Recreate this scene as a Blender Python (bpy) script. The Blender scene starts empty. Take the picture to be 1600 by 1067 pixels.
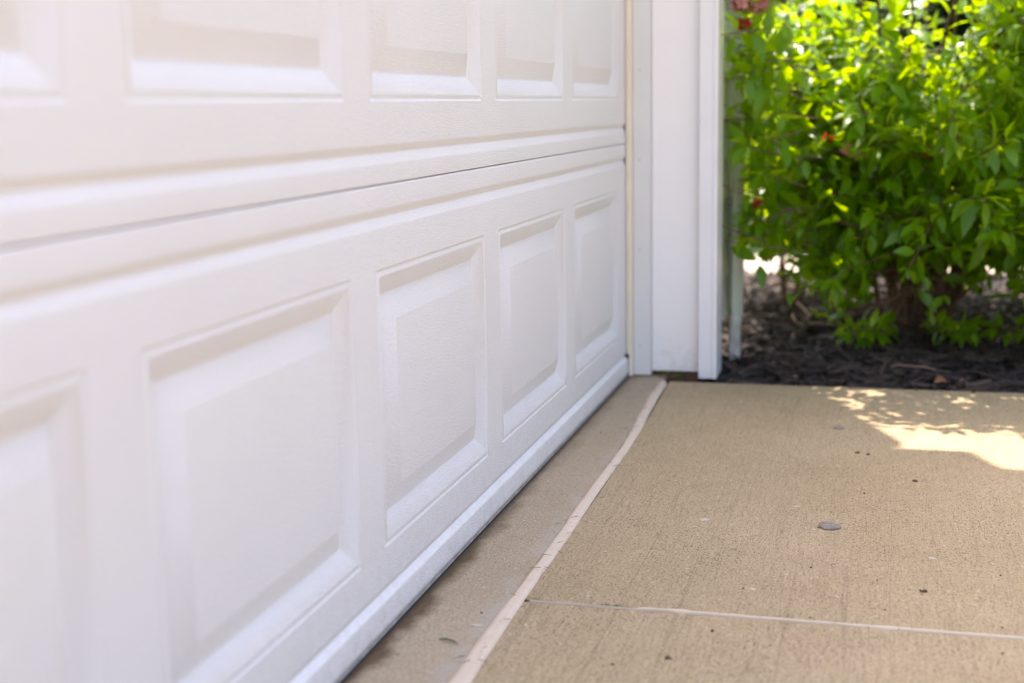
import bpy, math, random
import numpy as np
from mathutils import Vector, Matrix
random.seed(7)
RND = random.Random(11)
scene = bpy.context.scene
COL = scene.collection
PI = math.pi

# ------------------------------------------------------------------ helpers
class MB:
    """collects vertices and faces (optionally with a per-vertex tint)"""
    def __init__(s): s.v=[]; s.f=[]; s.t=[]
    def vert(s,p,t=0.5): s.v.append(tuple(p)); s.t.append(t); return len(s.v)-1
    def quad(s,a,b,c,d,t=0.5):
        i=[s.vert(p,t) for p in (a,b,c,d)]; s.f.append(tuple(i))
    def poly(s,pts,t=0.5): s.f.append(tuple(s.vert(p,t) for p in pts))
    def box(s,x0,x1,y0,y1,z0,z1):
        b=len(s.v)
        for z in (z0,z1):
            for (x,y) in ((x0,y0),(x1,y0),(x1,y1),(x0,y1)): s.vert((x,y,z))
        for q in ((3,2,1,0),(4,5,6,7),(0,1,5,4),(1,2,6,5),(2,3,7,6),(3,0,4,7)):
            s.f.append(tuple(b+i for i in q))
    def prism(s,pts,axis,a,b):
        """extrude a 2-D outline along an axis ('x','y','z')"""
        def P(p,h):
            return {'x':(h,p[0],p[1]),'y':(p[0],h,p[1]),'z':(p[0],p[1],h)}[axis]
        n=len(pts); i0=[s.vert(P(p,a)) for p in pts]; i1=[s.vert(P(p,b)) for p in pts]
        for k in range(n):
            s.f.append((i0[k],i0[(k+1)%n],i1[(k+1)%n],i1[k]))
        s.f.append(tuple(reversed(i0))); s.f.append(tuple(i1))
    def tube(s,path,rad,n=6,t=0.5):
        path=[Vector(p) for p in path]; rings=[]
        for k,p in enumerate(path):
            d=(path[min(k+1,len(path)-1)]-path[max(k-1,0)]).normalized()
            u=d.orthogonal().normalized(); w=d.cross(u)
            r=rad[k] if isinstance(rad,(list,tuple)) else rad
            rings.append([s.vert(p+u*(r*math.cos(2*PI*j/n))+w*(r*math.sin(2*PI*j/n)),t) for j in range(n)])
        for a,b in zip(rings,rings[1:]):
            for j in range(n): s.f.append((a[j],a[(j+1)%n],b[(j+1)%n],b[j]))
        s.f.append(tuple(reversed(rings[0]))); s.f.append(tuple(rings[-1]))
    def build(s,name,mat,parent=None,smooth=None,bevel=0,recalc=True):
        me=bpy.data.meshes.new(name); me.from_pydata(s.v,[],s.f)
        if any(t!=0.5 for t in s.t):
            a=me.attributes.new('tint','FLOAT','POINT'); a.data.foreach_set('value',np.array(s.t,dtype=np.float32))
        me.materials.append(mat)
        if recalc:
            import bmesh
            bm=bmesh.new(); bm.from_mesh(me); bmesh.ops.recalc_face_normals(bm,faces=bm.faces); bm.to_mesh(me); bm.free()
        if smooth is not None:
            me.shade_smooth()
            if smooth<180: me.set_sharp_from_angle(angle=math.radians(smooth))
        me.update()
        o=bpy.data.objects.new(name,me); COL.objects.link(o)
        if parent: o.parent=parent
        if bevel:
            m=o.modifiers.new('bevel','BEVEL'); m.width=bevel; m.segments=2; m.limit_method='ANGLE'; m.angle_limit=math.radians(40)
        return o
def empty(name,loc=(0,0,0)):
    o=bpy.data.objects.new(name,None); o.location=loc; o.empty_display_size=.1; COL.objects.link(o); return o
def tag(o,label=None,cat=None,group=None,kind=None):
    if label: o['label']=label
    if cat: o['category']=cat
    if group: o['group']=group
    if kind: o['kind']=kind
    return o
def keep_world(o,root):
    """mesh written in world coordinates, parented to a root that stands elsewhere"""
    o.data.transform(Matrix.Translation(-root.location)); return o

# ------------------------------------------------------------------ materials
class NT:
    def __init__(s,name):
        s.m=bpy.data.materials.new(name); s.m.use_nodes=True; s.t=s.m.node_tree; s.n=s.t.nodes; s.l=s.t.links
        s.p=s.n['Principled BSDF']; s.out=s.n['Material Output']; s.tc=s.n.new('ShaderNodeTexCoord')
    def mapping(s,scale=(1,1,1),rot=(0,0,0),src='Object'):
        m=s.n.new('ShaderNodeMapping'); m.inputs['Scale'].default_value=scale; m.inputs['Rotation'].default_value=rot
        s.l.new(s.tc.outputs[src],m.inputs['Vector']); return m.outputs[0]
    def noise(s,scale,detail=4,rough=.55,vec=None,dist=0):
        n=s.n.new('ShaderNodeTexNoise'); n.inputs['Scale'].default_value=scale; n.inputs['Detail'].default_value=detail
        n.inputs['Roughness'].default_value=rough; n.inputs['Distortion'].default_value=dist
        s.l.new(vec if vec is not None else s.mapping(),n.inputs['Vector']); return n.outputs['Fac']
    def voronoi(s,scale,vec=None,feature='F1',out='Distance',rand=1):
        n=s.n.new('ShaderNodeTexVoronoi'); n.feature=feature; n.inputs['Scale'].default_value=scale; n.inputs['Randomness'].default_value=rand
        s.l.new(vec if vec is not None else s.mapping(),n.inputs['Vector']); return n.outputs[out]
    def ramp(s,fac,stops):
        r=s.n.new('ShaderNodeValToRGB'); e=r.color_ramp.elements
        while len(e)<len(stops): e.new(.5)
        for k,(pos,c) in enumerate(stops):
            e[k].position=pos; e[k].color=(c,c,c,1) if isinstance(c,(int,float)) else (*c,1)
        s.l.new(fac,r.inputs[0]); return r.outputs[0]
    def mix(s,fac,a,b,mode='MIX'):
        n=s.n.new('ShaderNodeMix'); n.data_type='RGBA'; n.blend_type=mode
        for key,val in ((0,fac),(6,a),(7,b)):
            if isinstance(val,(int,float)): n.inputs[key].default_value=val if key==0 else (val,val,val,1)
            elif isinstance(val,tuple): n.inputs[key].default_value=(*val,1)
            else: s.l.new(val,n.inputs[key])
        return n.outputs[2]
    def math(s,op,a,b=0.):
        n=s.n.new('ShaderNodeMath'); n.operation=op
        for k,v in enumerate((a,b)):
            if isinstance(v,(int,float)): n.inputs[k].default_value=v
            else: s.l.new(v,n.inputs[k])
        return n.outputs[0]
    def attr(s,name):
        n=s.n.new('ShaderNodeAttribute'); n.attribute_name=name; return n.outputs['Fac']
    def sep(s,axis):
        n=s.n.new('ShaderNodeSeparateXYZ'); s.l.new(s.tc.outputs['Object'],n.inputs[0]); return n.outputs[axis]
    def base(s,c):
        if isinstance(c,tuple): s.p.inputs['Base Color'].default_value=(*c,1)
        else: s.l.new(c,s.p.inputs['Base Color'])
    def rough(s,v):
        if isinstance(v,(int,float)): s.p.inputs['Roughness'].default_value=v
        else: s.l.new(v,s.p.inputs['Roughness'])
    def spec(s,v): s.p.inputs['Specular IOR Level'].default_value=v
    def bump(s,h,dist,strength=1,prev=None):
        b=s.n.new('ShaderNodeBump'); b.inputs['Strength'].default_value=strength; b.inputs['Distance'].default_value=dist
        s.l.new(h,b.inputs['Height'])
        if prev is not None: s.l.new(prev,b.inputs['Normal'])
        s.l.new(b.outputs[0],s.p.inputs['Normal']); return b.outputs[0]

def plain(name,c,rough=.6,var=.12,scale=8,bumpd=0,bscale=200,spec=.4):
    t=NT(name); n=t.noise(scale,5)
    t.base(t.mix(t.ramp(n,[(.3,0.),(.7,1.)]),tuple(x*(1-var) for x in c),tuple(min(1,x*(1+var)) for x in c)))
    t.rough(rough); t.spec(spec)
    if bumpd: t.bump(t.noise(bscale,3),bumpd)
    return t.m

# embossed white steel of the garage door
t=NT('embossed_white_steel')
v=t.mapping((1,1,1.9))
n1=t.noise(290,2,.5,v,dist=.9)
n2=t.noise(110,2,.5,v,dist=.6)
blot=t.noise(3,4)
speck=t.voronoi(9)
t.base(t.mix(t.ramp(speck,[(0,1.),(.018,0.)]),t.mix(t.ramp(blot,[(.3,0.),(.7,1.)]),(.78,.77,.765),(.805,.80,.795)),(.45,.42,.38)))
z=t.math('ADD',t.sep('Z'),t.math('MULTIPLY',t.noise(7,5,.6),.05))
dust=t.math('MULTIPLY',t.ramp(z,[(.03,1.),(.20,0.)]),t.ramp(t.noise(55,5,.7),[(.42,0.),(.68,.32)]))
c0=t.p.inputs['Base Color'].links[0].from_socket
t.base(t.mix(dust,c0,(.50,.45,.38)))
t.rough(t.ramp(t.noise(4,5,.6),[(.3,.36),(.7,.50)])); t.spec(.45)
t.bump(t.math('ADD',t.ramp(n1,[(.34,0.),(.62,1.)]),t.math('MULTIPLY',n2,.5)),.0007,.8)
M_DOOR=t.m
# painted timber of the frame, faint vertical grain
t=NT('white_painted_timber')
v=t.mapping((60,60,2.2))
g=t.noise(1.6,4,.6,v)
sp=t.voronoi(14)
t.base(t.mix(t.ramp(sp,[(0,1.),(.03,0.)]),t.mix(t.ramp(t.noise(5,5),[(.3,0.),(.7,1.)]),(.86,.835,.82),(.88,.86,.85)),(.62,.57,.52)))
z=t.math('ADD',t.sep('Z'),t.math('MULTIPLY',t.noise(9,5,.6),.06))
sp2=t.math('MULTIPLY',t.ramp(z,[(.03,1.),(.16,0.)]),t.ramp(t.noise(60,5,.7),[(.45,0.),(.68,.4)]))
c0=t.p.inputs['Base Color'].links[0].from_socket
t.base(t.mix(sp2,c0,(.45,.38,.30)))
t.rough(.5); t.bump(t.math('ADD',g,t.math('MULTIPLY',t.noise(90,3),.3)),.0007,.5)
M_TRIM=t.m
M_JAMB=plain('pale_vinyl_jamb',(.70,.70,.68),.45,.03,6,.0002,150)
M_STOP=plain('cream_vinyl',(.74,.66,.53),.5,.04,9,.0002,150)
M_ALU=plain('white_coil_metal',(.80,.80,.81),.3,.03,6,.0002,40)
M_NAIL=plain('dull_nail_head',(.50,.48,.46),.5,.1,60)
M_RUBBER=plain('grey_rubber',(.30,.285,.265),.6,.35,40,.0006,90)
M_SIDING=plain('sage_vinyl_siding',(.62,.64,.55),.5,.04,4,.0003,160)
M_DOWN=plain('sage_painted_metal',(.60,.63,.54),.4,.05,5)
M_PVC=plain('scuffed_white_plastic',(.56,.53,.48),.55,.28,34,.0006,60)
M_FOUND=plain('grey_foundation',(.22,.2,.18),.9,.2,20,.003,40)
M_WOOD=plain('weathered_wood',(.13,.075,.045),.8,.35,60,.002,120)
M_SHINGLE=plain('roof_shingle',(.09,.085,.08),.9,.3,30,.006,40)
M_WHITE=plain('white_fascia',(.78,.78,.77),.5,.03,5)
M_SOFFIT=plain('white_soffit',(.74,.74,.73),.6,.03,5)

# broom finished driveway concrete (sandy) -------------------------------------------------
def concrete(name,lo,hi,broom,pit,stain=False,bd=.0016):
    t=NT(name)
    o=t.mapping()
    # broom strokes run along y
    br=t.noise(1,3,.65,t.mapping((430,20,1)),dist=.4)
    br2=t.noise(1,3,.6,t.mapping((120,1.0,1)))
    grit=t.noise(330,3,.75,o)
    grit2=t.noise(150,3,.7,o)
    big=t.noise(2.3,5,.6,o)
    mid=t.noise(14,5,.65,o)
    c=t.mix(t.ramp(big,[(.3,0.),(.72,1.)]),lo,hi)
    c=t.mix(t.ramp(mid,[(.35,0.),(.7,.35)]),c,tuple(x*1.12 for x in hi))
    c=t.mix(t.ramp(grit,[(.37,.9),(.47,0.)]),c,tuple(x*.34 for x in lo))
    c=t.mix(t.ramp(grit2,[(.55,0.),(.70,.7)]),c,tuple(min(1,x*1.35) for x in hi))
    if broom:
        c=t.mix(t.ramp(br,[(.32,.5*broom),(.46,0.)]),c,tuple(x*.55 for x in lo))
        c=t.mix(t.ramp(br2,[(.30,.28*broom),(.47,0.)]),c,tuple(x*.75 for x in lo))
        # the odd long dark hair line left by a coarse bristle
        hair=t.noise(1,1,.4,t.mapping((26,.55,1)))
        hair=t.math('ABSOLUTE',t.math('SUBTRACT',hair,.5))
        c=t.mix(t.ramp(hair,[(0.,.35*broom),(.005,0.)]),c,tuple(x*.45 for x in lo))
    # pits with dark dirt: small, clustered
    p1=t.voronoi(170,o); p2=t.voronoi(85,o)
    clus=t.ramp(t.noise(6,4,.6,o),[(.30,.35),(.62,1.)])
    pm=t.math('MULTIPLY',t.ramp(p1,[(.17,1.),(.34,0.)]),clus)
    pm2=t.math('MULTIPLY',t.ramp(p2,[(.10,1.),(.20,0.)]),clus)
    allp=t.math('MAXIMUM',pm,pm2)
    c=t.mix(t.math('MULTIPLY',allp,t.math('MULTIPLY',.72*pit,t.ramp(t.noise(120,2,.5,o),[(.3,.3),(.65,1.)]))),c,(.12,.085,.055))
    # pale mineral flecks
    fl=t.voronoi(26,o)
    c=t.mix(t.ramp(fl,[(.03,.8),(.06,0.)]),c,(.62,.58,.54))
    rust=t.math('MULTIPLY',t.ramp(t.voronoi(5.5,o),[(.02,1.),(.055,0.)]),t.ramp(t.noise(80,4,.7,o),[(.45,0.),(.6,.8)]))
    c=t.mix(rust,c,(.30,.14,.04))
    if stain:
        x=t.sep('X'); y=t.sep('Y')
        edge=t.math('ADD',x,t.math('MULTIPLY',t.math('SUBTRACT',t.noise(9,5,.62,o),.5),-.085))
        near=t.ramp(y,[(0.,1.),(1.,1.)])
        st=t.ramp(edge,[(.012,1.),(.034,0.)])
        yy=t.math('SUBTRACT',.62,y)
        fade=t.ramp(yy,[(.0,.35),(.45,1.)])
        c=t.mix(t.math('MULTIPLY',t.math('MULTIPLY',st,fade),.95),c,(.115,.072,.035))
        # a dark line right under the seal, and a grey cement smear by the sealant
        c=t.mix(t.ramp(t.math('ADD',x,t.math('MULTIPLY',t.noise(60,3,.6,o),.012)),[(.010,.85),(.020,0.)]),c,(.06,.045,.035))
        sm=t.math('MULTIPLY',t.ramp(x,[(.088,0.),(.112,1.)]),t.ramp(t.noise(11,4,.6,o),[(.42,0.),(.62,.7)]))
        c=t.mix(sm,c,(.40,.355,.295))
    t.base(c); t.rough(.88); t.spec(.25)
    h=t.math('ADD',t.math('MULTIPLY',grit,.5),t.math('MULTIPLY',br,.75*broom))
    h=t.math('ADD',h,t.math('MULTIPLY',grit2,.5))
    h=t.math('SUBTRACT',h,t.math('MULTIPLY',allp,.7*pit))
    t.bump(h,bd,.8)
    return t.m
M_DRIVE=concrete('broomed_concrete',(.378,.281,.160),(.462,.354,.219),1,1.2)
M_APRON=concrete('trowelled_concrete',(.365,.283,.185),(.43,.342,.237),.25,.6,True,.0009)
M_WALK=plain('pale_concrete',(.36,.31,.24),.9,.12,12,.002,150)
t=NT('pink_sealant')
o=t.mapping()
c=t.mix(t.ramp(t.noise(30,5,.6,o),[(.3,0.),(.7,1.)]),(.59,.47,.355),(.645,.525,.41))
c=t.mix(t.ramp(t.voronoi(75,o),[(.06,.8),(.12,0.)]),c,(.14,.10,.07))
c=t.mix(t.ramp(t.noise(18,6,.7,o),[(.60,0.),(.74,.45)]),c,(.36,.28,.22))
t.base(c); t.rough(.6); t.bump(t.noise(70,4,.6,o),.0016,.5); M_SEAL=t.m
M_GAP=plain('dark_joint_dirt',(.05,.04,.03),.95,.4,120,.002,300)

def leafmat(name,dark,light,trans,tmix=.42,rough=.34):
    t=NT(name); a=t.attr('tint')
    c=t.mix(a,dark,light)
    c=t.mix(t.ramp(t.noise(40,4),[(.4,0.),(.75,.25)]),c,tuple(x*.6 for x in dark))
    t.base(c); t.rough(rough); t.spec(.5)
    tr=t.n.new('ShaderNodeBsdfTranslucent'); t.l.new(t.mix(a,tuple(x*.75 for x in trans),trans),tr.inputs[0])
    mx=t.n.new('ShaderNodeMixShader'); mx.inputs[0].default_value=tmix
    t.l.new(t.p.outputs[0],mx.inputs[1]); t.l.new(tr.outputs[0],mx.inputs[2]); t.l.new(mx.outputs[0],t.out.inputs[0])
    return t.m
M_LEAF=leafmat('fresh_leaf',(.078,.225,.004),(.125,.31,.006),(.50,.72,.006),.52,.36)
M_LEAFB=leafmat('garden_leaf',(.04,.10,.012),(.08,.16,.018),(.20,.36,.015))
M_EVER=leafmat('evergreen_leaf',(.012,.035,.010),(.03,.07,.014),(.05,.10,.01),.25)
M_PINK=leafmat('pink_petal',(.74,.30,.33),(.82,.48,.48),(.75,.4,.4),.4,.5)
M_RED=leafmat('red_petal',(.5,.03,.015),(.6,.10,.03),(.6,.08,.03),.4,.5)
M_BARK=plain('brown_bark',(.13,.075,.05),.85,.35,70,.002,160)
M_TWIG=plain('dry_twig',(.26,.17,.12),.85,.3,60,.001,200)
t=NT('shredded_bark'); a=t.attr('tint')
c=t.mix(a,(.015,.010,.0085),(.105,.066,.050))
t.base(t.mix(t.ramp(t.noise(1,4,.6,t.mapping((160,160,40))),[(.35,0.),(.7,.6)]),c,(.010,.008,.008)))
t.rough(.75); t.bump(t.noise(260,3),.0015); M_CHIP=t.m
M_SOIL=plain('dark_soil',(.022,.016,.013),.95,.4,40,.012,60)
M_LAWN=plain('lawn_green',(.05,.10,.02),.9,.35,9,.02,60)
M_STONE=plain('grey_slate',(.26,.215,.18),.9,.3,150,.003,220)
M_CRUMB=plain('dark_crumb',(.13,.09,.06),.9,.4,200)
M_FLECK=plain('pale_paint',(.50,.42,.33),.6,.08,60,.0008,300)
M_CLIP=plain('dry_clipping',(.20,.17,.09),.8,.35,150)
M_DRYLEAF=plain('brown_dry_leaf',(.22,.09,.04),.7,.3,60,.001,150)

# ------------------------------------------------------------------ ground
def grid_sheet(name,x0,x1,y0,y1,z,mat,kind='structure'):
    b=MB(); b.quad((x0,y0,z),(x1,y0,z),(x1,y1,z),(x0,y1,z)); return tag(b.build(name,mat),kind=kind)
def slab(b,x0,x1,y0,y1,z0,z1,r=.004,wob=0,step=.05):
    """a slab with a slightly worn, wandering front edge"""
    b.box(x0,x1,y0,y1,z0,z1)
grid_sheet('lawn',-400,400,-400,400,-.16,M_LAWN)
def wander(n,amp,seed,rough=.75):
    r=random.Random(seed); v=[0]*n; 
    for per in (2,5,11,29,61):
        a=amp*(per/61)**.55; pts=[r.uniform(-1,1) for _ in range(n//per+3)]
        for i in range(n):
            q=i/per; k=int(q); f=q-k; f=f*f*(3-2*f); v[i]+=a*(pts[k]*(1-f)+pts[k+1]*f)
    return v
def cx(y):
    K=((-4,.138),(-.28,.1365),(.0,.1300),(.36,.1268),(.80,.1222),(1.2,.1112),(1.51,.0995)); 
    for (a,u),(c,v) in zip(K,K[1:]):
        if y<=c: return u+(v-u)*(y-a)/(c-a)
    return K[-1][1]
KY=[-9,-4,-.28,0,.36,.8,1.2,1.51,1.522]
_wj=wander(120,.0011,51); YJ=[-9]+[-1.2+2.72*i/118 for i in range(119)]
EL_=[(cx(y)-.0075+_wj[i],y) for i,y in enumerate(YJ)]; ER_=[(cx(y)+.0112+_wj[-i]*.7,y) for i,y in enumerate(YJ)]
_we=wander(260,.0016,77)
_edge=[]
for i in range(260):
    x=.1435+i*.004
    _edge.append((x,.0078+.45*abs(_we[i])+(.0052*math.exp(-((x-.262)/.026)**2)+.003*math.exp(-((x-.17)/.02)**2))*(1+.4*math.sin(i*1.7))))
b=MB()
b.prism([p for p in ER_ if p[1]>.0125]+[(7,1.522),(7,.0080)]+_edge[::-1],'z',-.14,0)
b.prism([p for p in ER_ if p[1]<.0005]+[(cx(0)+.0112,.0005),(7,.0005),(7,-9)],'z',-.14,0)
tag(b.build('driveway',M_DRIVE,bevel=.0035),kind='structure')
b=MB(); b.prism(EL_+[(cx(1.52)-.0075,1.60),(-1.2,1.60),(-1.2,-9)],'z',-.14,0)
tag(b.build('garage_floor',M_APRON,bevel=.003),kind='structure')
b=MB(); b.box(.08,.16,-9,1.522,-.139,-.006); b.box(.1605,7,.0002,.0170,-.139,-.0014)
tag(b.build('joint_bed',M_GAP),kind='structure')
# planting bed, gently humped soil
b=MB(); nx,ny=50,36
def soil(x,y):
    h=-.030+.035*math.sin(min(1,max(0,(y-1.53)/1.1))*PI*.5)-.02*max(0,(y-3.0))
    h+=.010*math.sin(x*9.1+y*4.3)+.008*math.sin(x*17-y*13)
    return min(h,-.022) if y<1.6 else h
X=[-1.6+i*(4.8/nx) for i in range(nx+1)]; Y=[1.524+j*(2.22/ny) for j in range(ny+1)]
idx=[[b.vert((x,y,soil(x,y))) for x in X] for y in Y]
for j in range(ny):
    for i in range(nx):
        b.f.append((idx[j][i],idx[j][i+1],idx[j+1][i+1],idx[j+1][i]))
tag(b.build('mulch_bed',M_SOIL,smooth=180),kind='structure')
b=MB(); b.box(-9,9,3.76,4.66,-.15,-.035); tag(b.build('walkway',M_WALK,bevel=.01),kind='structure')

# mulch: loose shredded bark, nobody could count it
b=MB()
def chip(x,y,big=1):
    L=RND.uniform(.012,.052)*big; w=RND.uniform(.0025,.0085)*big; h=RND.uniform(.0015,.004)
    th=RND.uniform(0,PI); tilt=RND.gauss(0,.22); c=Vector((x,y,soil(x,y)+RND.uniform(.0,.016)))
    d=Vector((math.cos(th)*math.cos(tilt),math.sin(th)*math.cos(tilt),math.sin(tilt)))
    s=Vector((-math.sin(th),math.cos(th),RND.gauss(0,.3))).normalized(); n=d.cross(s)
    bend=RND.gauss(0,.15)*L; tint=max(0,min(1,RND.betavariate(1.2,3.2)))
    st=[]
    for k,(u,wf) in enumerate(((-1,.35),(-.2,1),(.45,.9),(1,.25))):
        p=c+d*(L*u)+s*(bend*(1-u*u)); ww=w*wf*RND.uniform(.8,1.2)
        st.append([b.vert(p+s*ww-n*h,tint),b.vert(p+n*h*RND.uniform(.4,1),tint),b.vert(p-s*ww-n*h,tint)])
    for a,e in zip(st,st[1:]):
        for k in range(3): b.f.append((a[k],a[(k+1)%3],e[(k+1)%3],e[k]))
for _ in range(11500):
    y=1.535+2.17*RND.random()**1.35; x=RND.uniform(.0,1.75)
    if y<2.06 and x<.225: continue
    chip(x,y,1.0 if y<2.2 else 1.35)
for _ in range(2600):
    y=RND.uniform(1.54,3.7); x=RND.choice((RND.uniform(1.75,3.1),RND.uniform(-1.4,0)))
    if y<2.06 and x<.225: continue
    chip(x,y,1.8)
for _ in range(1700):
    y=1.54+2.1*RND.random()**1.4; x=RND.uniform(.0,1.75)
    if y<2.06 and x<.235: continue
    k=len(b.t); chip(x,y,1.2)
    sh=RND.uniform(.2,1); up=RND.uniform(.004,.016)
    for i in range(k,len(b.t)): b.t[i]=sh; b.v[i]=(b.v[i][0],max(1.526,b.v[i][1]),b.v[i][2]+up)
tag(b.build('mulch',M_CHIP,recalc=False),kind='stuff')

# ------------------------------------------------------------------ garage door
door=tag(empty('garage_door',(0,-.735,0)),'white raised panel garage door, embossed steel, closed down on the concrete','garage door')
Y0,Y1=-3.026,1.5525
PITCH,PW,PR=.559,.476,1.4575
PAN=[(PR-k*PITCH-PW,PR-k*PITCH) for k in range(8)][::-1]
def fillet(pts,r,n=3):
    out=[pts[0]]
    for a,p,c in zip(pts,pts[1:],pts[2:]):
        a,p,c=Vector(a),Vector(p),Vector(c); u=(a-p); v=(c-p)
        rr=min(r,u.length*.45,v.length*.45); A=p+u.normalized()*rr; B=p+v.normalized()*rr
        for k in range(n+1):
            q=k/n; out.append(tuple(A*(1-q)**2+p*2*q*(1-q)+B*q*q))
    out.append(pts[-1]); return out
# profile of the recess round each field: distance inwards, depth (x)
PRO=fillet([(0,0),(.0032,-.0019),(.0085,.0004),(.035,-.0128),(.0372,-.0128),(.067,-.0002),(.0685,0)],.0016)
def rib(z): return [(z+.0125,0),(z+.0035,-.0042),(z+.0015,-.0042),(z-.0105,.0)]
def section(z0,z1,zpb,zpt,ribs,bottom=False):
    prof=[(z1,-.012),(z1-.0004,-.0010),(z1-.0016,0)]
    for z in sorted(ribs,reverse=True): prof+=rib(z)
    if bottom: prof+=[(.0610,0),(.0540,-.0032),(.0525,-.0032),(.0450,.0052),(.0150,.0062),(.0090,.0045)]
    else: prof+=[(z0+.0016,0),(z0+.0004,-.0010)]
    prof.append((prof[-1][0]-.0004,-.012))
    prof=fillet(prof,.0022)
    # insert panel rows
    up=[p for p in prof if p[0]>zpt]; dn=[p for p in prof if p[0]<zpb]
    rows=up+[(zpt,0),(zpb,0)]+dn
    ys=[Y0]+[y for a in PAN for y in a]+[Y1]
    b=MB(); g=[[b.vert((x,y,z)) for y in ys] for (z,x) in rows]
    kp=len(up)
    for i in range(len(rows)-1):
        for j in range(len(ys)-1):
            if i==kp and j%2==1: continue
            b.f.append((g[i][j],g[i][j+1],g[i+1][j+1],g[i+1][j]))
    # ends and back
    bk=[[b.vert((-.045,y,z)) for y in (Y0,Y1)] for z in (rows[0][0],rows[-1][0])]
    b.f.append(tuple([g[i][-1] for i in range(len(rows))]+[bk[1][1],bk[0][1]]))
    b.f.append(tuple([g[i][0] for i in range(len(rows))][::-1]+[bk[0][0],bk[1][0]]))
    b.f.append((bk[0][0],bk[0][1],bk[1][1],bk[1][0]))
    b.f.append(tuple([g[0][j] for j in range(len(ys))]+[bk[0][1],bk[0][0]]))
    b.f.append(tuple([g[-1][j] for j in range(len(ys))][::-1]+[bk[1][0],bk[1][1]]))
    s=b.build('door_section',M_DOOR,door,smooth=34); keep_world(s,door)
    for (a,c) in PAN:
        p=MB(); rings=[]
        for (s_,d) in PRO:
            rings.append([p.vert((d,y,z)) for (y,z) in ((a+s_,zpt-s_),(c-s_,zpt-s_),(c-s_,zpb+s_),(a+s_,zpb+s_))])
        for r0,r1 in zip(rings,rings[1:]):
            for k in range(4): p.f.append((r0[k],r0[(k+1)%4],r1[(k+1)%4],r1[k]))
        p.f.append(tuple(rings[-1]))
        o=p.build('raised_panel',M_DOOR,s,smooth=30,recalc=False); keep_world(o,door)
        # make sure the field faces out of the door
        if o.data.polygons[-1].normal.x<0: o.data.flip_normals()
    return s
low=section(.009,.5597,.1085,.4580,[.518],True)
for k in range(3):
    z=.5604+k*.5333
    section(z,z+.5326,z+.1000,z+.4320,[z+.035,z+.4900])
b=MB(); b.prism([(.0030,.0086),(.0045,.0045),(.0015,.0006),(-.028,.0006),(-.035,.004),(-.030,.0086)],'y',Y0+.01,Y1-.004)
keep_world(b.build('bottom_seal',M_RUBBER,door),door)

# ------------------------------------------------------------------ garage
gar=tag(empty('garage',(.2,1.9,0)),'garage wall end with white door frame, sage lap siding and downspout','garage')
def gp(bm,name,mat,parent=None,**k):
    o=bm.build(name,mat,parent or gar,**k); keep_world(o,gar); return o
H=2.65
def opening_side(y,s):
    """frame at one end of the opening; s=+1 means the wall lies towards +y"""
    Y=lambda d: y+s*d
    def bx(bm,x0,x1,d0,d1,z0,z1): bm.box(x0,x1,min(Y(d0),Y(d1)),max(Y(d0),Y(d1)),z0,z1)
    b=MB(); pts=[(.0008,.0052),(.0030,.0035),(.0085,.0025),(.0130,.0045),(.0155,.009),(.0155,.030),(.0008,.030)]
    b.prism([(p[0],Y(p[1])) for p in pts],'z',.0585,2.14); b.prism([(max(p[0],.0072),Y(p[1]+.0004)) for p in pts[1:-1]]+[(.0072,Y(.030))],'z',.004,.0583); gp(b,'weather_stop',M_STOP,smooth=40)
    b=MB(); bx(b,.0160,.0575,.022,.06,.004,2.14); jb=gp(b,'jamb',M_JAMB,bevel=.0015)
    for z in (.076,.309,.5216,.7297,.95,1.2,1.5,1.8):
        n=MB(); n.prism([(.0315+.0026*math.cos(a*PI/5),z+.0026*math.sin(a*PI/5)) for a in range(10)],'y',Y(.0214),Y(.026)); gp(n,'nail',M_NAIL,jb)
    b=MB(); bx(b,.0585,.1725,.036,.06,.0135,2.14); gp(b,'reveal_board',M_TRIM,bevel=.0015)
    b=MB(); bx(b,.0600,.1720,.048,.075,-.02,.013); gp(b,'sill_block',M_WOOD)
    # corner casing: 1x6 wrapped in coil metal, small hem at its outer edge
    b=MB(); o=[(.1745,.010),(.2070,.010),(.2075,.0075),(.2150,.0075),(.2170,.0095),(.2170,.118),(.2150,.121),(.2000,.121),(.2000,.062),(.1745,.062)]
    b.prism([(p[0],Y(p[1])) for p in o],'z',.003,2.30); gp(b,'door_casing',M_ALU,bevel=.0008)
opening_side(1.545,1); opening_side(-3.02,-1)
b=MB(); b.box(.0585,.2000,-3.09,1.607,2.1405,2.17); b.box(.2000,.2170,-2.90,1.42,2.1405,2.2990); gp(b,'head_casing',M_TRIM,bevel=.002)
b=MB(); b.box(.003,.0575,-3.07,1.60,2.1405,2.17); gp(b,'head_jamb',M_JAMB)
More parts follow.
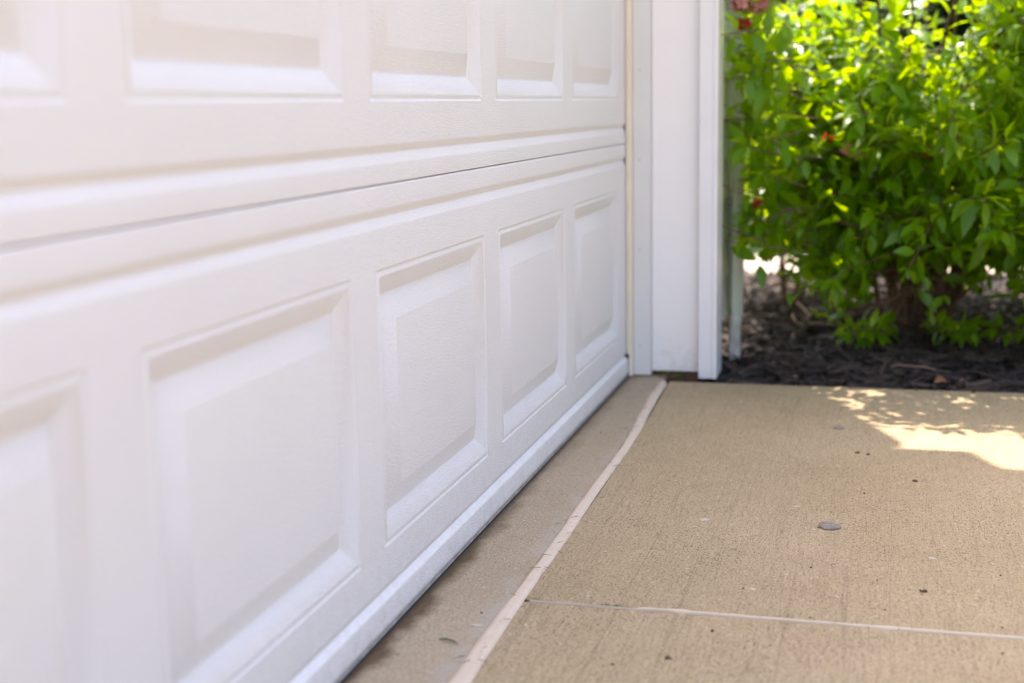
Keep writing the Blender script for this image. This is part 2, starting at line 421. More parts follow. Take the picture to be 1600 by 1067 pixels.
# walls (solid, behind the siding)
b=MB()
b.box(.02,.185,1.61,2.0,.095,H); b.box(.02,.185,-5.0,-3.10,.095,H); b.box(.02,.185,-3.0999,1.6099,2.18,H)
b.box(-7,.0199,1.86,2.0,.095,H); b.box(-7,.0199,-5.0,-4.86,.095,H); b.box(-7,-6.86,-4.859,1.859,.095,H)
b.prism([(.185,H+.0005),(.185,3.155),(-3.4,4.63),(-6.985,3.155),(-6.985,H+.0005)],'y',1.861,1.999); b.prism([(.185,H+.0005),(.185,3.155),(-3.4,4.63),(-6.985,3.155),(-6.985,H+.0005)],'y',-4.999,-4.861)
gp(b,'wall',M_SIDING)
def siding(pts_fn,z0,z1,name='siding'):
    """lap siding: each course tips out at its foot; pts_fn(out) gives the two ends of a run that far out"""
    b=MB(); z=z0
    while z<z1-.02:
        zt=min(z+.1015,z1)
        (a0,a1),(b0,b1),(c0,c1)=pts_fn(.0135),pts_fn(.0035),pts_fn(.001)
        q=lambda p,zz:(p[0],p[1],zz)
        b.quad(q(a0,z),q(a1,z),q(a1,z+.006),q(a0,z+.006))
        b.quad(q(a0,z+.006),q(a1,z+.006),q(b1,zt),q(b0,zt))
        b.quad(q(c0,z),q(c1,z),q(a1,z),q(a0,z))
        z=zt
    return gp(b,name,M_SIDING)
siding(lambda o:((.187+o,1.668),(.187+o,1.992)),.104,H)
siding(lambda o:((.187+o,-4.99),(.187+o,-3.145)),.104,H)
siding(lambda o:((.187+o,-3.145),(.187+o,1.667)),2.305,H)
siding(lambda o:((.19,2.0015+o),(-6.99,2.0015+o)),.104,H)
b=MB()
b.prism([(.186,1.993),(.207,1.993),(.207,2.019),(.19,2.019),(.19,2.002),(.186,2.002)],'z',.100,H); gp(b,'corner_post',M_DOWN,bevel=.003)
b=MB(); b.box(.02,.178,1.625,1.99,-.16,.094); b.box(-7,.0199,1.87,1.99,-.16,.094); b.box(-7,-6.87,-4.99,1.869,-.16,.094); b.box(-6.869,.178,-4.99,-4.87,-.16,.094); b.box(.02,.178,-4.869,-3.11,-.16,.094)
gp(b,'foundation',M_FOUND)
# downspout standing at the corner
def rr(x0,x1,y0,y1,r,n=3):
    o=[]
    for cx,cy,a0 in ((x1-r,y1-r,0),(x0+r,y1-r,PI/2),(x0+r,y0+r,PI),(x1-r,y0+r,1.5*PI)):
        o+=[(cx+r*math.cos(a0+k*PI/2/n),cy+r*math.sin(a0+k*PI/2/n)) for k in range(n+1)]
    return o
b=MB()
o=rr(.2115,.2560,1.925,1.981,.007)
o=[(.2117,1.929),(.2150,1.925),(.2185,1.925),(.2195,1.927),(.2245,1.927),(.2255,1.925),(.2300,1.925),(.2405,1.940),(.2405,1.972),(.2360,1.9805),(.2150,1.9805),(.2117,1.977)]
b.prism(o,'z',.098,2.60)
ds=gp(b,'downspout',M_DOWN,smooth=30)
b=MB(); top=rr(.2090,.2390,1.927,1.975,.006); bot=rr(.2060,.2370,1.920,1.966,.008)
i0=[b.vert((x,y,.0985)) for x,y in top]; i1=[b.vert((x,y,.060)) for x,y in bot]; i2=[b.vert((x,y,-.03)) for x,y in bot]
for A,B in ((i0,i1),(i1,i2)):
    for k in range(len(A)): b.f.append((A[k],A[(k+1)%len(A)],B[(k+1)%len(A)],B[k]))
b.f.append(tuple(i0)); b.f.append(tuple(reversed(i2)))
gp(b,'drain_adapter',M_PVC,ds,smooth=40)
for z in (1.0,2.2):
    b=MB(); b.box(.2005,.2425,1.9225,1.9245,z,z+.03); b.box(.2415,.2430,1.9420,1.99,z,z+.03); gp(b,'strap',M_DOWN,ds)
# eaves box, gutter, roof
for a,c in ((.187,.355),(-7.155,-6.987)):
    b=MB(); b.box(a,c,-5.15,1.943,H+.001,3.045); gp(b,'soffit',M_SOFFIT)
b=MB(); og=[(.3565,2.955),(.43,2.955),(.45,2.97),(.458,2.995),(.482,3.012),(.497,3.03),(.500,3.055),(.3565,3.055)]
b.prism(og,'y',-5.15,1.940); gp(b,'gutter',M_WHITE,smooth=35)
b=MB(); sl=.424
for sg in (1,-1):
    f=lambda x:-3.4+sg*(x+3.4)
    ptop=lambda x:3.105+sl*(.46-x)
    b.prism([(f(.46),ptop(.46)),(f(-3.4),ptop(-3.4)),(f(-3.4),ptop(-3.4)-.10),(f(.46),ptop(.46)-.04)],'y',-5.2,1.965)
gp(b,'roof',M_SHINGLE)

# ------------------------------------------------------------------ sealants
def strip(path,width,zc,name):
    b=MB(); rows=[]
    for (x,y,dx,dy),w in zip(path,width):
        wl,wr=w
        row=[]
        for k,(q,h) in enumerate(((-1,-.0012),(-.8,.9),(-.3,1.0),(.3,.85),(.8,.8),(1,-.0012))):
            s_=(wl if q<0 else wr)*abs(q)*(1 if q>0 else -1)
            row.append(b.vert((x-dy*s_,y+dx*s_,zc*h if h>0 else h)))
        rows.append(row)
    for a,c in zip(rows,rows[1:]):
        for k in range(5): b.f.append((a[k],a[k+1],c[k+1],c[k]))
    return b.build(name,M_SEAL,smooth=180)
N=900; ys=[-4.0+i*(5.515/(N-1)) for i in range(N)]
wl,wr,wc=wander(N,.0032,3),wander(N,.0014,4),wander(N,.0022,5)
path=[(cx(y)+c*.6,y,0,1) for y,c in zip(ys,wc)]
wid=[]
for i,y in enumerate(ys):
    base=.0105+.0015*(y<0)
    e=1 if y<1.49 else max(.35,(1.515-y)/.025)
    wid.append(((base+wl[i])*e,(base+wr[i])*e))
# strip() offsets by (-dy*s): s>0 lies at -x, so swap the sides
path=[(x,y,0,-1) for x,y,_,_ in path]
o=strip(path,[(a,c) for a,c in wid],.0032,'joint_sealant')
tag(o,'wide pinkish sealant strip along the joint parallel to the garage door','sealant strip')
N=560; xs=[.150+i*(3.3/(N-1)) for i in range(N)]
w1,w2,wc=wander(N,.0020,13),wander(N,.0015,14),wander(N,.0016,15)
path=[];wid=[]
for i,x in enumerate(xs):
    k=.0010 if x<.24 else (.0006 if x<.295 else .0030)
    k+=.0045*math.exp(-((x-.352)/.012)**2)+.0022*math.exp(-((x-.61)/.010)**2)-(.0026 if abs(x-.545)<.002 else 0)
    k=max(.0006,k)
    path.append((x,.0040+wc[i]*.8-(.0036 if x<.30 else 0),1,0)); wid.append((max(.0005,k+w1[i]*.7),max(.0005,k+w2[i]*.7)))
o=strip(path,wid,.0026,'joint_sealant')
tag(o,'thin pale sealant line filling the crack across the driveway, blob near its start','sealant strip')

# ------------------------------------------------------------------ leaves and shrubs
def leaf(b,p,d,n,L,W,tint,curl=.25,fold=.35):
    """a pointed leaf folded on its midrib; d = direction, n = upper side"""
    d=d.normalized(); s=d.cross(n); 
    if s.length<1e-4: s=d.orthogonal()
    s.normalize(); n=s.cross(d).normalized()
    prof=((0,.06),(.22,.72),(.45,1.0),(.70,.72),(.88,.30),(1,.0))
    mid=[];lf=[];rt=[]
    for q,w in prof:
        c=p+d*(L*(q-curl*curl*.25*q*q))-n*(L*curl*q*q)
        mid.append(b.vert(c,tint)); hw=W*w*.5
        if w>0:
            up=n*(hw*fold)
            lf.append(b.vert(c+s*hw+up,tint)); rt.append(b.vert(c-s*hw+up,tint))
    for k in range(4):
        b.f.append((mid[k],mid[k+1],lf[k+1],lf[k])); b.f.append((mid[k+1],mid[k],rt[k],rt[k+1]))
    b.f.append((mid[4],mid[5],lf[4])); b.f.append((mid[5],mid[4],rt[4]))
def rv(r,s=1): return Vector((r.gauss(0,s),r.gauss(0,s),r.gauss(0,s)))
UP=Vector((0,0,1))
def leafy_shoot(lb,sb,p,d,L,r,rad,ok,leafL=(.05,.085),start=.12,gap=.042,droop=.25,lift=.10,aspect=.42):
    """a shoot with opposite pairs of leaves and a tuft at its tip"""
    n=max(3,int(L/gap)); step=L/n; path=[p.copy()]; ang=r.uniform(0,PI)
    for k in range(n):
        d=(d+rv(r,.07)+UP*lift*.25).normalized(); p=p+d*step; path.append(p.copy())
        q=(k+1)/n
        if q<start: continue
        u=d.orthogonal().normalized(); u.rotate(Matrix.Rotation(ang,3,d)) if False else None
        u=Matrix.Rotation(ang,3,d)@u; ang+=PI/2+r.gauss(0,.25)
        tip=(k==n-1)
        for sgn in ((1,-1) if not tip else (1,-1,0)):
            if r.random()<.06: continue
            if tip and sgn==0: ld=d+rv(r,.2)
            else: ld=(u*sgn)*(1.0 if not tip else .8)+d*(.45 if not tip else .75)+rv(r,.16)-UP*droop*r.uniform(.2,1.2)
            ld.normalize()
            size=r.uniform(*leafL)*(1 if q<.8 else .78)
            pp=p+ld*.008
            if not ok(pp+ld*size*.6) or not ok(pp+ld*size): continue
            nn=UP+rv(r,.38)+d*.2
            leaf(lb,pp,ld,nn,size,size*aspect*r.uniform(.85,1.15),min(1,max(0,r.gauss(.35,.22)+(.35 if q>.8 else 0))),r.uniform(.08,.38),r.uniform(.15,.5))
        if tip:   # extra small new leaves
            for _ in range(3):
                ld=(d+rv(r,.55)).normalized(); size=r.uniform(*leafL)*.5
                if ok(p+ld*size): leaf(lb,p,ld,UP+rv(r,.4),size,size*.42,min(1,r.uniform(.6,1)),.15,.5)
    sb.tube(path,[rad*(1-.6*k/(len(path)-1)) for k in range(len(path))],5)
def shrub(root,r,base,cen,radii,nstem,ntwig,ok,mats,leafL=(.05,.088),stem_r=.008,twigL=(.14,.34),aspect=.42,zmin=.12):
    lb=MB(); inside=0
    for i in range(nstem):
        a=2*PI*(i+r.random()*.8)/nstem; k=r.random()**.5
        target=Vector((cen[0]+radii[0]*k*.86*math.cos(a),cen[1]+radii[1]*k*.86*math.sin(a),cen[2]+radii[2]*(.95-.55*k*k)*r.uniform(.75,1.05)))
        p0=Vector(base)+Vector((math.cos(a)*r.uniform(.01,.07),math.sin(a)*r.uniform(.01,.07),0))
        n=12; path=[]
        for j in range(n+1):
            q=j/n; c=p0.lerp(target,q); c+=UP*(.16*radii[2]*math.sin(q*PI)); c+=rv(r,.008)
            path.append(c)
        sb=MB(); rad=stem_r*r.uniform(.7,1.25)
        sb.tube(path,[rad*(1-.65*j/n) for j in range(n+1)],6)
        for tw in range(ntwig):
            q=r.uniform(.18,1.0)**.8; j=min(n-1,int(q*n)); p=path[j].lerp(path[j+1],q*n-j)
            out=Vector((p.x-cen[0],p.y-cen[1],0)); out=out.normalized() if out.length>.02 else rv(r)
            d=(out*.75+rv(r,.6)+UP*r.uniform(-.25,.7)).normalized()
            leafy_shoot(lb,sb,p,d,r.uniform(*twigL),r,.0028,ok,leafL,aspect=aspect)
        d=(path[-1]-path[-3]).normalized()
        leafy_shoot(lb,sb,path[-1],d,.22,r,.003,ok,leafL,aspect=aspect)
        o=sb.build('stem',mats[1],root,smooth=60,recalc=False); keep_world(o,root)
    return lb
# the near shrub
def ok_near(p):
    if p.z<.035: return False
    if p.y<2.06 and p.x<.222: return False
    if p.x<.252 and 1.905<p.y<2.06: return False
    if p.y<1.56: return False
    return True
def ok_gap(p):   # the open corner beside the downspout, and the clear foot of the shrub
    if not ok_near(p): return False
    lim=.25-.13*max(0,min(1,(p.x-.27)/.12))+.035*math.sin(p.x*23)+.06*math.exp(-((p.x-.68)/.13)**2)+.02*math.sin(p.x*51+p.y*20)
    if p.x>.60 and p.y>2.08 and p.z>.66 and RND.random()<.34: return False
    return p.z>max(lim,.05)
root=tag(empty('shrub',(.68,2.30,0)),'bright green leafy shrub in dark mulch beside the downspout','shrub')
r=random.Random(21)
lb=shrub(root,r,(.68,2.32,-.01),(.86,2.42,.25),(.76,.72,.74),23,34,ok_gap,(M_LEAF,M_BARK),leafL=(.050,.088),stem_r=.0085)
# low skirts of foliage reaching out over the mulch, denser on the driveway side
sb=MB()
for k in range(340):
    a=r.uniform(PI*.80,PI*2.2); p=Vector((.84+.46*math.cos(a)*r.uniform(.3,1.0),2.16+.26*math.sin(a)*r.uniform(.2,1.1),r.uniform(.13,.85)))
    d=Vector((math.cos(a),math.sin(a),r.uniform(-.35,.35)))
    leafy_shoot(lb,sb,p,d,r.uniform(.14,.30),r,.0028,ok_gap,(.050,.088),lift=-.05)
# crown leaning out over the driveway edge, and the dense back of the shrub
for k in range(175):
    p=Vector((r.uniform(.46,1.60),r.uniform(1.64,1.86),r.uniform(.98,1.24))); d=Vector((r.gauss(0,.5),-.7,r.uniform(-.1,.6)))
    leafy_shoot(lb,sb,p,d.normalized(),r.uniform(.14,.26),r,.0026,ok_gap,(.046,.082),lift=0)
for k in range(60):
    p=Vector((r.uniform(.40,.95),r.uniform(1.74,1.98),r.uniform(.98,1.28))); d=Vector((r.gauss(0,.6),r.gauss(-.2,.5),r.uniform(-.1,.5)))
    leafy_shoot(lb,sb,p,d.normalized(),r.uniform(.14,.24),r,.0026,ok_gap,(.05,.088),lift=0)
for k in range(110):
    p=Vector((r.uniform(-.05,1.6),r.uniform(2.45,3.25),r.uniform(.30,.68))); 
    if p.x<.3: p.y=max(p.y,2.3)
    d=Vector((r.gauss(0,.6),r.gauss(.2,.6),r.uniform(-.1,.7)))
    leafy_shoot(lb,sb,p,d.normalized(),r.uniform(.16,.30),r,.0026,ok_gap,(.046,.082),lift=0)
for k in range(80):
    p=Vector((r.uniform(-.15,.42),r.uniform(2.30,3.15),r.uniform(.30,.80))); d=Vector((r.gauss(0,.7),r.gauss(0,.7),r.uniform(-.1,.6)))
    leafy_shoot(lb,sb,p,d.normalized(),r.uniform(.16,.28),r,.0026,ok_gap,(.046,.082),lift=0)
# left flank, in front of the siding
for k in range(72):
    z=.28+.80*r.random(); p=Vector((r.uniform(.30,.44),r.uniform(1.68,2.05),z))
    d=Vector((-1,r.uniform(-.9,.3),r.uniform(-.25,.45))).normalized()
    leafy_shoot(lb,sb,p,d,r.uniform(.10,.19),r,.0022,ok_gap,(.062,.098),lift=0)
keep_world(sb.build('twigs',M_BARK,root,recalc=False),root)  # living twig wood of the shrub's own leafy shoots
for k in range(13):   # long stems that carry the leaning crown
    a=Vector((.70+r.gauss(0,.05),2.30+r.gauss(0,.05),-.01)); e=Vector((.42+1.1*k/12+r.gauss(0,.04),r.uniform(1.70,1.95),r.uniform(1.05,1.25)))
    sb=MB(); P=[]
    for q in range(11):
        u=q/10; P.append(a.lerp(e,u)+Vector((0,.10*math.sin(PI*u),.16*math.sin(PI*u)))+rv(r,.006))
    sb.tube(P,[.007*(1-.07*q) for q in range(11)],6); o=sb.build('stem',M_BARK,root,smooth=60,recalc=False); keep_world(o,root)
keep_world(lb.build('foliage',M_LEAF,root,smooth=180,recalc=False),root)
# low shoots hanging just above the mulch
for (x,y,n) in ((.565,2.03,7),(.775,2.06,7),(.93,2.10,5)):
    lb=MB(); sb=MB(); r=random.Random(int(x*1000))
    c=Vector((x,y,.045)); sb.tube([Vector((.70,2.30,.02)),c.lerp(Vector((.70,2.3,.05)),.5),c],[.004,.003,.002],5)
    for k in range(n):
        a=2*PI*k/n+r.uniform(-.3,.3); d=Vector((math.cos(a),math.sin(a),r.uniform(-.1,.6)))
        leafy_shoot(lb,sb,c,d.normalized(),r.uniform(.04,.07),r,.002,lambda p:p.z>.004,(.042,.065),start=.3,gap=.03,droop=.5)
    o=lb.build('low_shoot',M_LEAF,root,smooth=180,recalc=False); keep_world(o,root)
    o2=sb.build('stem',M_BARK,o,recalc=False); keep_world(o2,root)
# pink and red flowering plant growing up through the green shrub
root=tag(empty('flowering_plant',(.34,2.62,-.01)),'thin stemmed plant with pink and red blossom growing up through the green shrub','flowering plant')
r=random.Random(5)
def blossom(c,R,mat,n):
    b=MB(); c=Vector(c)
    for k in range(n):
        d=rv(r).normalized(); p=c+Vector((d.x*1.25,d.y,d.z*.7))*R*r.uniform(.2,1)*.95
        for m in range(4):
            e=(d+rv(r,.7)).normalized(); leaf(b,p,e,d,.012+.2*R,.011+.15*R,r.random(),.2,.2)
    o=b.build('blossom',mat,root,recalc=False,smooth=180); keep_world(o,root)
    p0=Vector((.34+r.gauss(0,.03),2.62+r.gauss(0,.03),-.01)); s_=MB()
    s_.tube([p0.lerp(c,q/8)+UP*(.10*math.sin(PI*q/8))+Vector((0,.12*math.sin(PI*q/8),0)) for q in range(9)],[.0035-.0003*q for q in range(9)],5)
    keep_world(s_.build('stem',M_BARK,root,recalc=False),root)
for c,R,m,n in (((0.255,1.740,0.888),0.026,M_PINK,60),((0.288,1.750,0.881),0.020,M_PINK,44),((0.257,1.740,0.837),0.009,M_RED,10),((0.456,1.860,0.559),0.007,M_RED,9),((0.499,1.860,0.533),0.010,M_PINK,16),((0.530,1.860,0.523),0.010,M_PINK,16),((0.557,1.880,0.511),0.007,M_RED,8),((0.494,1.860,0.611),0.005,M_RED,5),((0.543,1.860,0.614),0.005,M_PINK,5),((0.696,1.840,0.519),0.006,M_RED,6),((0.255,1.740,0.566),0.008,M_RED,9),((0.294,1.760,0.405),0.007,M_RED,7)):
    blossom(c,R,m,n)
# evergreens behind
for k,(x,y,h,w,lab) in enumerate(((-1.6,7.2,2.6,1.0,'dark evergreen shrub behind the blossom at the left'),(.6,7.5,2.9,1.15,'dark evergreen shrub in the middle of the row behind the walkway'),(2.7,7.1,2.5,1.1,'dark evergreen shrub at the right end of the row behind the walkway'))):
    root=tag(empty('evergreen_shrub',(x,y,-.16)),lab,'shrub','evergreen shrubs beyond the walkway')
    r=random.Random(40+k); b=MB()
    for _ in range(2600):
        d=rv(r).normalized(); q=r.random()**.33; bumpy=1+.16*math.sin(d.x*7+k)+.14*math.sin(d.z*9+d.y*6)
        p=Vector((x+d.x*w*q*bumpy,y+d.y*w*q*bumpy,-.16+h*.5+d.z*h*.5*q*bumpy))
        if p.z<-.1: continue
        leaf(b,p,(d+rv(r,.6)),(UP+rv(r,.6)),.24,.12,r.random(),.2,.3)
    keep_world(b.build('foliage',M_EVER,root,recalc=False,smooth=180),root)
    s=MB(); s.tube([(x,y,-.2),(x+.03,y,h*.4),(x,y,h*.8)],[.07,.05,.02],7); keep_world(s.build('trunk',M_BARK,root,smooth=60),root)

# unseen tree row added across the street to shut out the low sky
b=MB(); r=random.Random(3)
for (x,y,h,w) in ((17,-13,8,4.2),(18,-6,9,4.6),(19,1,8.5,4.4),(18,8,9.5,4.8),(16,15,8,4.4)):
    b.tube([(x,y,-.2),(x,y,h*.5),(x,y,h*.85)],[.28,.2,.06],7)
    for _ in range(900):
        d=rv(r).normalized(); q=r.random()**.33; p=Vector((x+d.x*w*q,y+d.y*w*q,h*.55+d.z*h*.5*q))
        if p.z>.2: leaf(b,p,d+rv(r,.6),UP+rv(r,.6),.95,.55,r.random(),.2,.3)
tag(b.build('sky_blocker_trees',M_EVER,recalc=False,smooth=180),kind='stuff')
# ------------------------------------------------------------------ small things
def blob(name,mat,pts,h,z,seed,taper=.7,bump=.12):
    """a flat irregular chip of stone, paint or leaf"""
    r=random.Random(seed); b=MB(); n=len(pts); c=Vector((sum(p[0] for p in pts)/n,sum(p[1] for p in pts)/n))
    lo=[b.vert((p[0],p[1],z)) for p in pts]
    mi=[b.vert((c.x+(p[0]-c.x)*1.02,c.y+(p[1]-c.y)*1.02,z+h*.55*r.uniform(.8,1.2))) for p in pts]
    hi=[b.vert((c.x+(p[0]-c.x)*taper,c.y+(p[1]-c.y)*taper,z+h*r.uniform(1-bump,1+bump))) for p in pts]
    for A,B in ((lo,mi),(mi,hi)):
        for k in range(n): b.f.append((A[k],A[(k+1)%n],B[(k+1)%n],B[k]))
    t=b.vert((c.x,c.y,z+h*1.02)); 
    for k in range(n): b.f.append((hi[k],hi[(k+1)%n],t))
    b.f.append(tuple(reversed(lo))); return b.build(name,mat)
def ring(x,y,a,b_,rot,n,seed,jit=.18):
    r=random.Random(seed); o=[]
    for k in range(n):
        q=2*PI*k/n; f=1+r.uniform(-jit,jit); u,v=a*f*math.cos(q),b_*f*math.sin(q)
        o.append((x+u*math.cos(rot)-v*math.sin(rot),y+u*math.sin(rot)+v*math.cos(rot)))
    return o
tag(blob('flat_stone',M_STONE,[(.5085,.4255),(.5105,.4130),(.5180,.4010),(.5300,.4020),(.5405,.4085),(.5425,.4150),(.5355,.4290),(.5270,.4380),(.5160,.4400)],.0042,.0002,2,.80),'flat grey stone lying on the driveway, largest bit on it','stone')
tag(blob('flat_stone',M_STONE,ring(.516,1.104,.012,.016,.2,11,3,.06),.0012,.0002,4,.85),'thin round dark grey stone by the point of the sun patch','stone')
G='dark crumbs of leaf scattered over the driveway'
def crumb(x,y,a,c,rot,seed,h=.003):
    return blob('leaf_crumb',M_CRUMB,ring(x,y,a*.62,c*.62,rot,9,seed,.5),h,.0002,seed,.6,.3)
for x,y,a,c,rot,lab in ((.6582,.7156,.0060,.0045,.2,'largest dark leaf crumb, just below the sun patch'),(.5578,.898,.0065,.0040,.1,'dark leaf crumb left of another under the sun patch edge'),(.577,.889,.0048,.0030,.0,'dark leaf crumb right of its neighbour under the sun patch edge'),
     (.6602,.1466,.0080,.0020,.3,'long dark leaf crumb just above the crack at the right'),(.118,1.008,.004,.003,.3,'black crumb stuck on the wide pink sealant near the frame'),(.3595,-.152,.0055,.0040,.2,'dark crumb below the crack, left of the middle'),(.40,-.055,.004,.003,1,'dark crumb just below the blob of crack sealant')):
    tag(crumb(x,y,a,c,rot,int(x*9999)),lab,'leaf crumb',G)
r=random.Random(77)
proto=[crumb(0,0,.0026,.0017,0,91,.0016),crumb(0,0,.0034,.0013,0,92,.0016)]
first=[True,True]
for k in range(46):
    x=r.uniform(.02,.95); y=r.uniform(-.35,1.45)
    if abs(x-cx(y))<.013 or abs(y)<.015: continue
    j=r.randrange(2); o=proto[j]
    if first[j]: first[j]=False
    else: o=proto[j].copy(); COL.objects.link(o)
    o.location=(x,y,0); o.rotation_euler=(0,0,r.uniform(0,PI)); s=r.uniform(.35,.95); o.scale=(s*r.uniform(.6,1.3),s*r.uniform(.6,1.3),s)
    tag(o,'tiny dark leaf crumb lying on the bare concrete','leaf crumb',G)
G='pale paint flecks on the concrete'
for x,y,a,c,rot,lab in ((.6745,.2948,.009,.006,.1,'white paint fleck on the driveway right of the flat stone'),(.1058,-.0981,.013,.004,.1,'white paint smear on the concrete strip beside the wide sealant'),(.298,1.32,.008,.007,0,'pale paint fleck near the mulch edge by the frame'),(.50,.40,.007,.0035,.1,'pale fleck just below the flat stone'),(.3306,.4171,.011,.0085,.4,'pale fleck left of the flat stone towards the sealant'),(.47,.52,.012,.0045,.0,'pale streak above and left of the flat stone'),(.435,.11,.008,.005,.3,'pale fleck just above the crack')):
    o=MB(); r=random.Random(int(y*7777)); 
    tag(blob('paint_fleck',M_FLECK,ring(x,y,a*.72,c*.72,rot,11,int(x*999),.42),.0008,.0001,int(x*777),.75,.3),lab,'paint fleck',G)
r=random.Random(31); pf=[blob('paint_fleck',M_FLECK,ring(0,0,.0028,.0020,0,8,5,.3),.0010,.0001,6,.7,.3)]
for k in range(34):
    x=r.uniform(.03,.93); y=r.uniform(-.3,1.3)
    if abs(x-cx(y))<.014 or abs(y)<.015: continue
    o=pf[0] if k==0 else pf[0].copy()
    if k: COL.objects.link(o)
    o.location=(x,y,0); o.rotation_euler=(0,0,r.uniform(0,PI)); s=r.uniform(.4,1.1); o.scale=(s,s,s)
    tag(o,'tiny pale paint fleck on the bare concrete','paint fleck',G)
# grass clippings on and beside the sealant
G='dry grass clippings along the wide sealant strip'
clips=[]
for seed in range(4):
    r=random.Random(seed); b=MB(); p=Vector((0,0,.0045)); d=Vector((1,0,0)); path=[p.copy()]
    for k in range(5): d=Matrix.Rotation(r.gauss(0,.35),3,'Z')@d; p=p+d*.0034; path.append(p.copy())
    b.tube(path,[.00025,.0004,.0004,.00035,.0003,.00015],4); clips.append(b.build('grass_clipping',M_CLIP))
r=random.Random(8); used=[False]*4
for k in range(46):
    y=-.30+1.5*r.random()**1.3; x=cx(y)+r.gauss(0,.009); j=r.randrange(4)
    o=clips[j]
    if used[j]: o=clips[j].copy(); COL.objects.link(o)
    used[j]=True
    o.location=(x,y,.0003 if abs(x-cx(y))<.009 else -.0032); o.rotation_euler=(0,0,r.uniform(0,2*PI)); s=r.uniform(.5,1.25); o.scale=(s,s,1)
    tag(o,'short dry grass clipping on or beside the wide pink sealant','grass clipping',G)
b=MB(); b.tube([(.074,-.155,.002),(.083,-.156,.003),(.093,-.160,.003),(.102,-.166,.002)],[.0008,.0013,.0013,.0004],5)
tag(b.build('grass_sprig',plain('green_blade',(.10,.13,.05),.7,.2,80)),'curved green grass blade on the concrete between door and sealant','grass blade')
# weeds under the reveal board
for x,n,lab in ((.088,7,'small green weed under the frame, at the end of the sealant'),(.128,9,'larger green weed under the frame, over the brown gap')):
    r=random.Random(int(x*1000)); b=MB()
    for k in range(n):
        a=r.uniform(PI,2*PI); d=Vector((math.cos(a),math.sin(a)*.55,r.uniform(.15,1.3)))
        leaf(b,Vector((x+r.uniform(-.012,.012),1.566+r.uniform(-.004,.004),r.uniform(.0,.008))),d,UP+rv(r,.3),r.uniform(.009,.017),.007,r.random(),.3,.3)
    tag(b.build('weed',M_LEAFB,recalc=False,smooth=180),lab,'weed','weeds under the door frame')
# curled dry vine and sticks in the mulch
b=MB(); path=[]
zz=soil(.37,2.29)+.022
for k in range(9): q=k/8; path.append((.335+.055*q,2.62-.27*q,zz+.012-.02*(q-.5)**2))
for k in range(30):
    a=PI*.35-2*PI*1.25*k/29; path.append((.375+.026*math.cos(a),2.285+.055*math.sin(a),zz+.006+.010*math.sin(k*.5)))
for k in range(8): q=(k+1)/8; path.append((.375+.11*q,2.235-.03*q,zz))
b.tube(path,.0034,6); tag(b.build('dry_vine',M_TWIG,smooth=60),'thin brown vine curled into a loop on the mulch','dry vine')
G='dry sticks lying in the mulch'
for k,(x0,y0,x1,y1,rad,lab) in enumerate(((.21,3.15,.40,3.02,.0045,'long dry stick farthest back in the mulch under the shrub'),(.40,2.72,.57,2.78,.0065,'pale thick stick near the foot of the shrub, upper one'),(.42,2.60,.58,2.66,.0060,'pale thick stick near the foot of the shrub, lower one'),(.40,2.10,.56,2.16,.0030,'thin dry stick right of the curled vine'),(.62,1.72,.73,1.69,.0028,'thin dry stick close to the driveway edge'))):
    r=random.Random(k); b=MB(); P=[]
    for j in range(7):
        q=j/6; x,y=x0+(x1-x0)*q,y0+(y1-y0)*q; P.append((x+r.gauss(0,.004),y+r.gauss(0,.004),soil(x,y)+.026+r.gauss(0,.002)))
    b.tube(P,[rad*(1-.4*j/6) for j in range(7)],6); tag(b.build('stick',M_TWIG,smooth=60),lab,'stick',G)
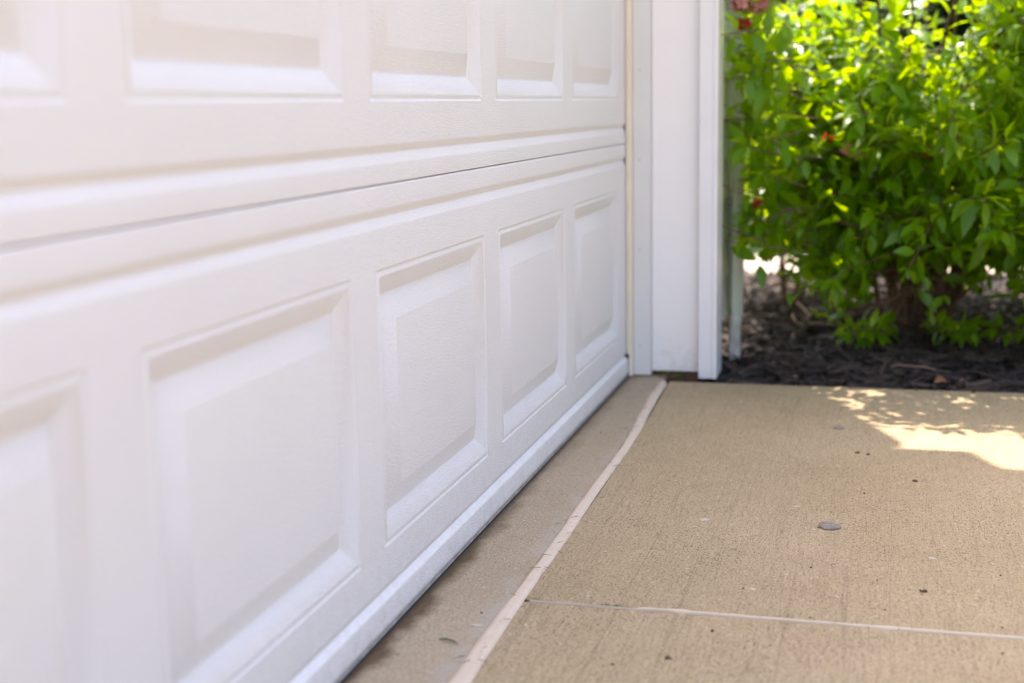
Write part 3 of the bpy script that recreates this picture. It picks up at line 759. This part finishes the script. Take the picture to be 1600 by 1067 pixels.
for x,y,s,lab in ((.739,1.612,.022,'curled brown dead leaf on the mulch by the driveway edge'),(.788,1.604,.018,'smaller brown dead leaf beside the curled one on the mulch')):
    r=random.Random(int(x*100)); b=MB(); z=soil(x,y)+.022
    leaf(b,Vector((x-s,y,z)),Vector((1,.3,.25)),Vector((0,-.4,1)),s*2,s*1.3,.5,.5,.8); tag(b.build('dead_leaf',M_DRYLEAF,recalc=False,smooth=180),lab,'dead leaf')

# ------------------------------------------------------------------ light, sky, camera
EL=math.radians(68); S=Vector((-.381*math.cos(EL),.925*math.cos(EL),math.sin(EL))).normalized()
sun=bpy.data.lights.new('sun','SUN'); sun.energy=2.45; sun.angle=math.radians(.53); sun.color=(1,.965,.91)
so=bpy.data.objects.new('sun',sun); so.rotation_euler=S.to_track_quat('Z','Y').to_euler(); so.location=(-3,8,12); COL.objects.link(so)
w=bpy.data.worlds.new('World'); scene.world=w; w.use_nodes=True
nt=w.node_tree; sky=nt.nodes.new('ShaderNodeTexSky'); sky.sky_type='NISHITA'; sky.sun_disc=False
sky.sun_elevation=EL; sky.sun_rotation=math.atan2(S.x,S.y); sky.air_density=1.0; sky.dust_density=2.2; sky.ozone_density=.6
bg=nt.nodes['Background']; nt.links.new(sky.outputs[0],bg.inputs[0]); bg.inputs[1].default_value=.15
cam=bpy.data.cameras.new('camera'); co=bpy.data.objects.new('camera',cam); COL.objects.link(co)
R_=Vector((.96632592,.25671800,-.01760905)); U_=Vector((-.02593817,.16526164,.98590862)); F_=Vector((-.25601059,.95225231,-.16635540))
mw=Matrix((R_,U_,-F_)).transposed().to_4x4(); mw.translation=Vector((.59481677,-1.71931153,.65195031)); co.matrix_world=mw
cam.sensor_width=36; cam.lens=48.974; cam.clip_start=.02; cam.clip_end=1500
cam.dof.use_dof=True; cam.dof.focus_distance=2.16; cam.dof.aperture_fstop=2.9; cam.dof.aperture_blades=0
scene.camera=co
vs=scene.view_settings; vs.view_transform='Standard'; vs.look='None'; vs.exposure=2.32; vs.use_white_balance=True; vs.white_balance_temperature=7350; vs.white_balance_tint=19; vs.gamma=1; vs.use_curve_mapping=False
scene.render.engine='CYCLES'; scene.cycles.use_denoising=True; scene.cycles.max_bounces=10; scene.cycles.diffuse_bounces=6
scene.cycles.sample_clamp_indirect=8; scene.cycles.filter_width=1.05
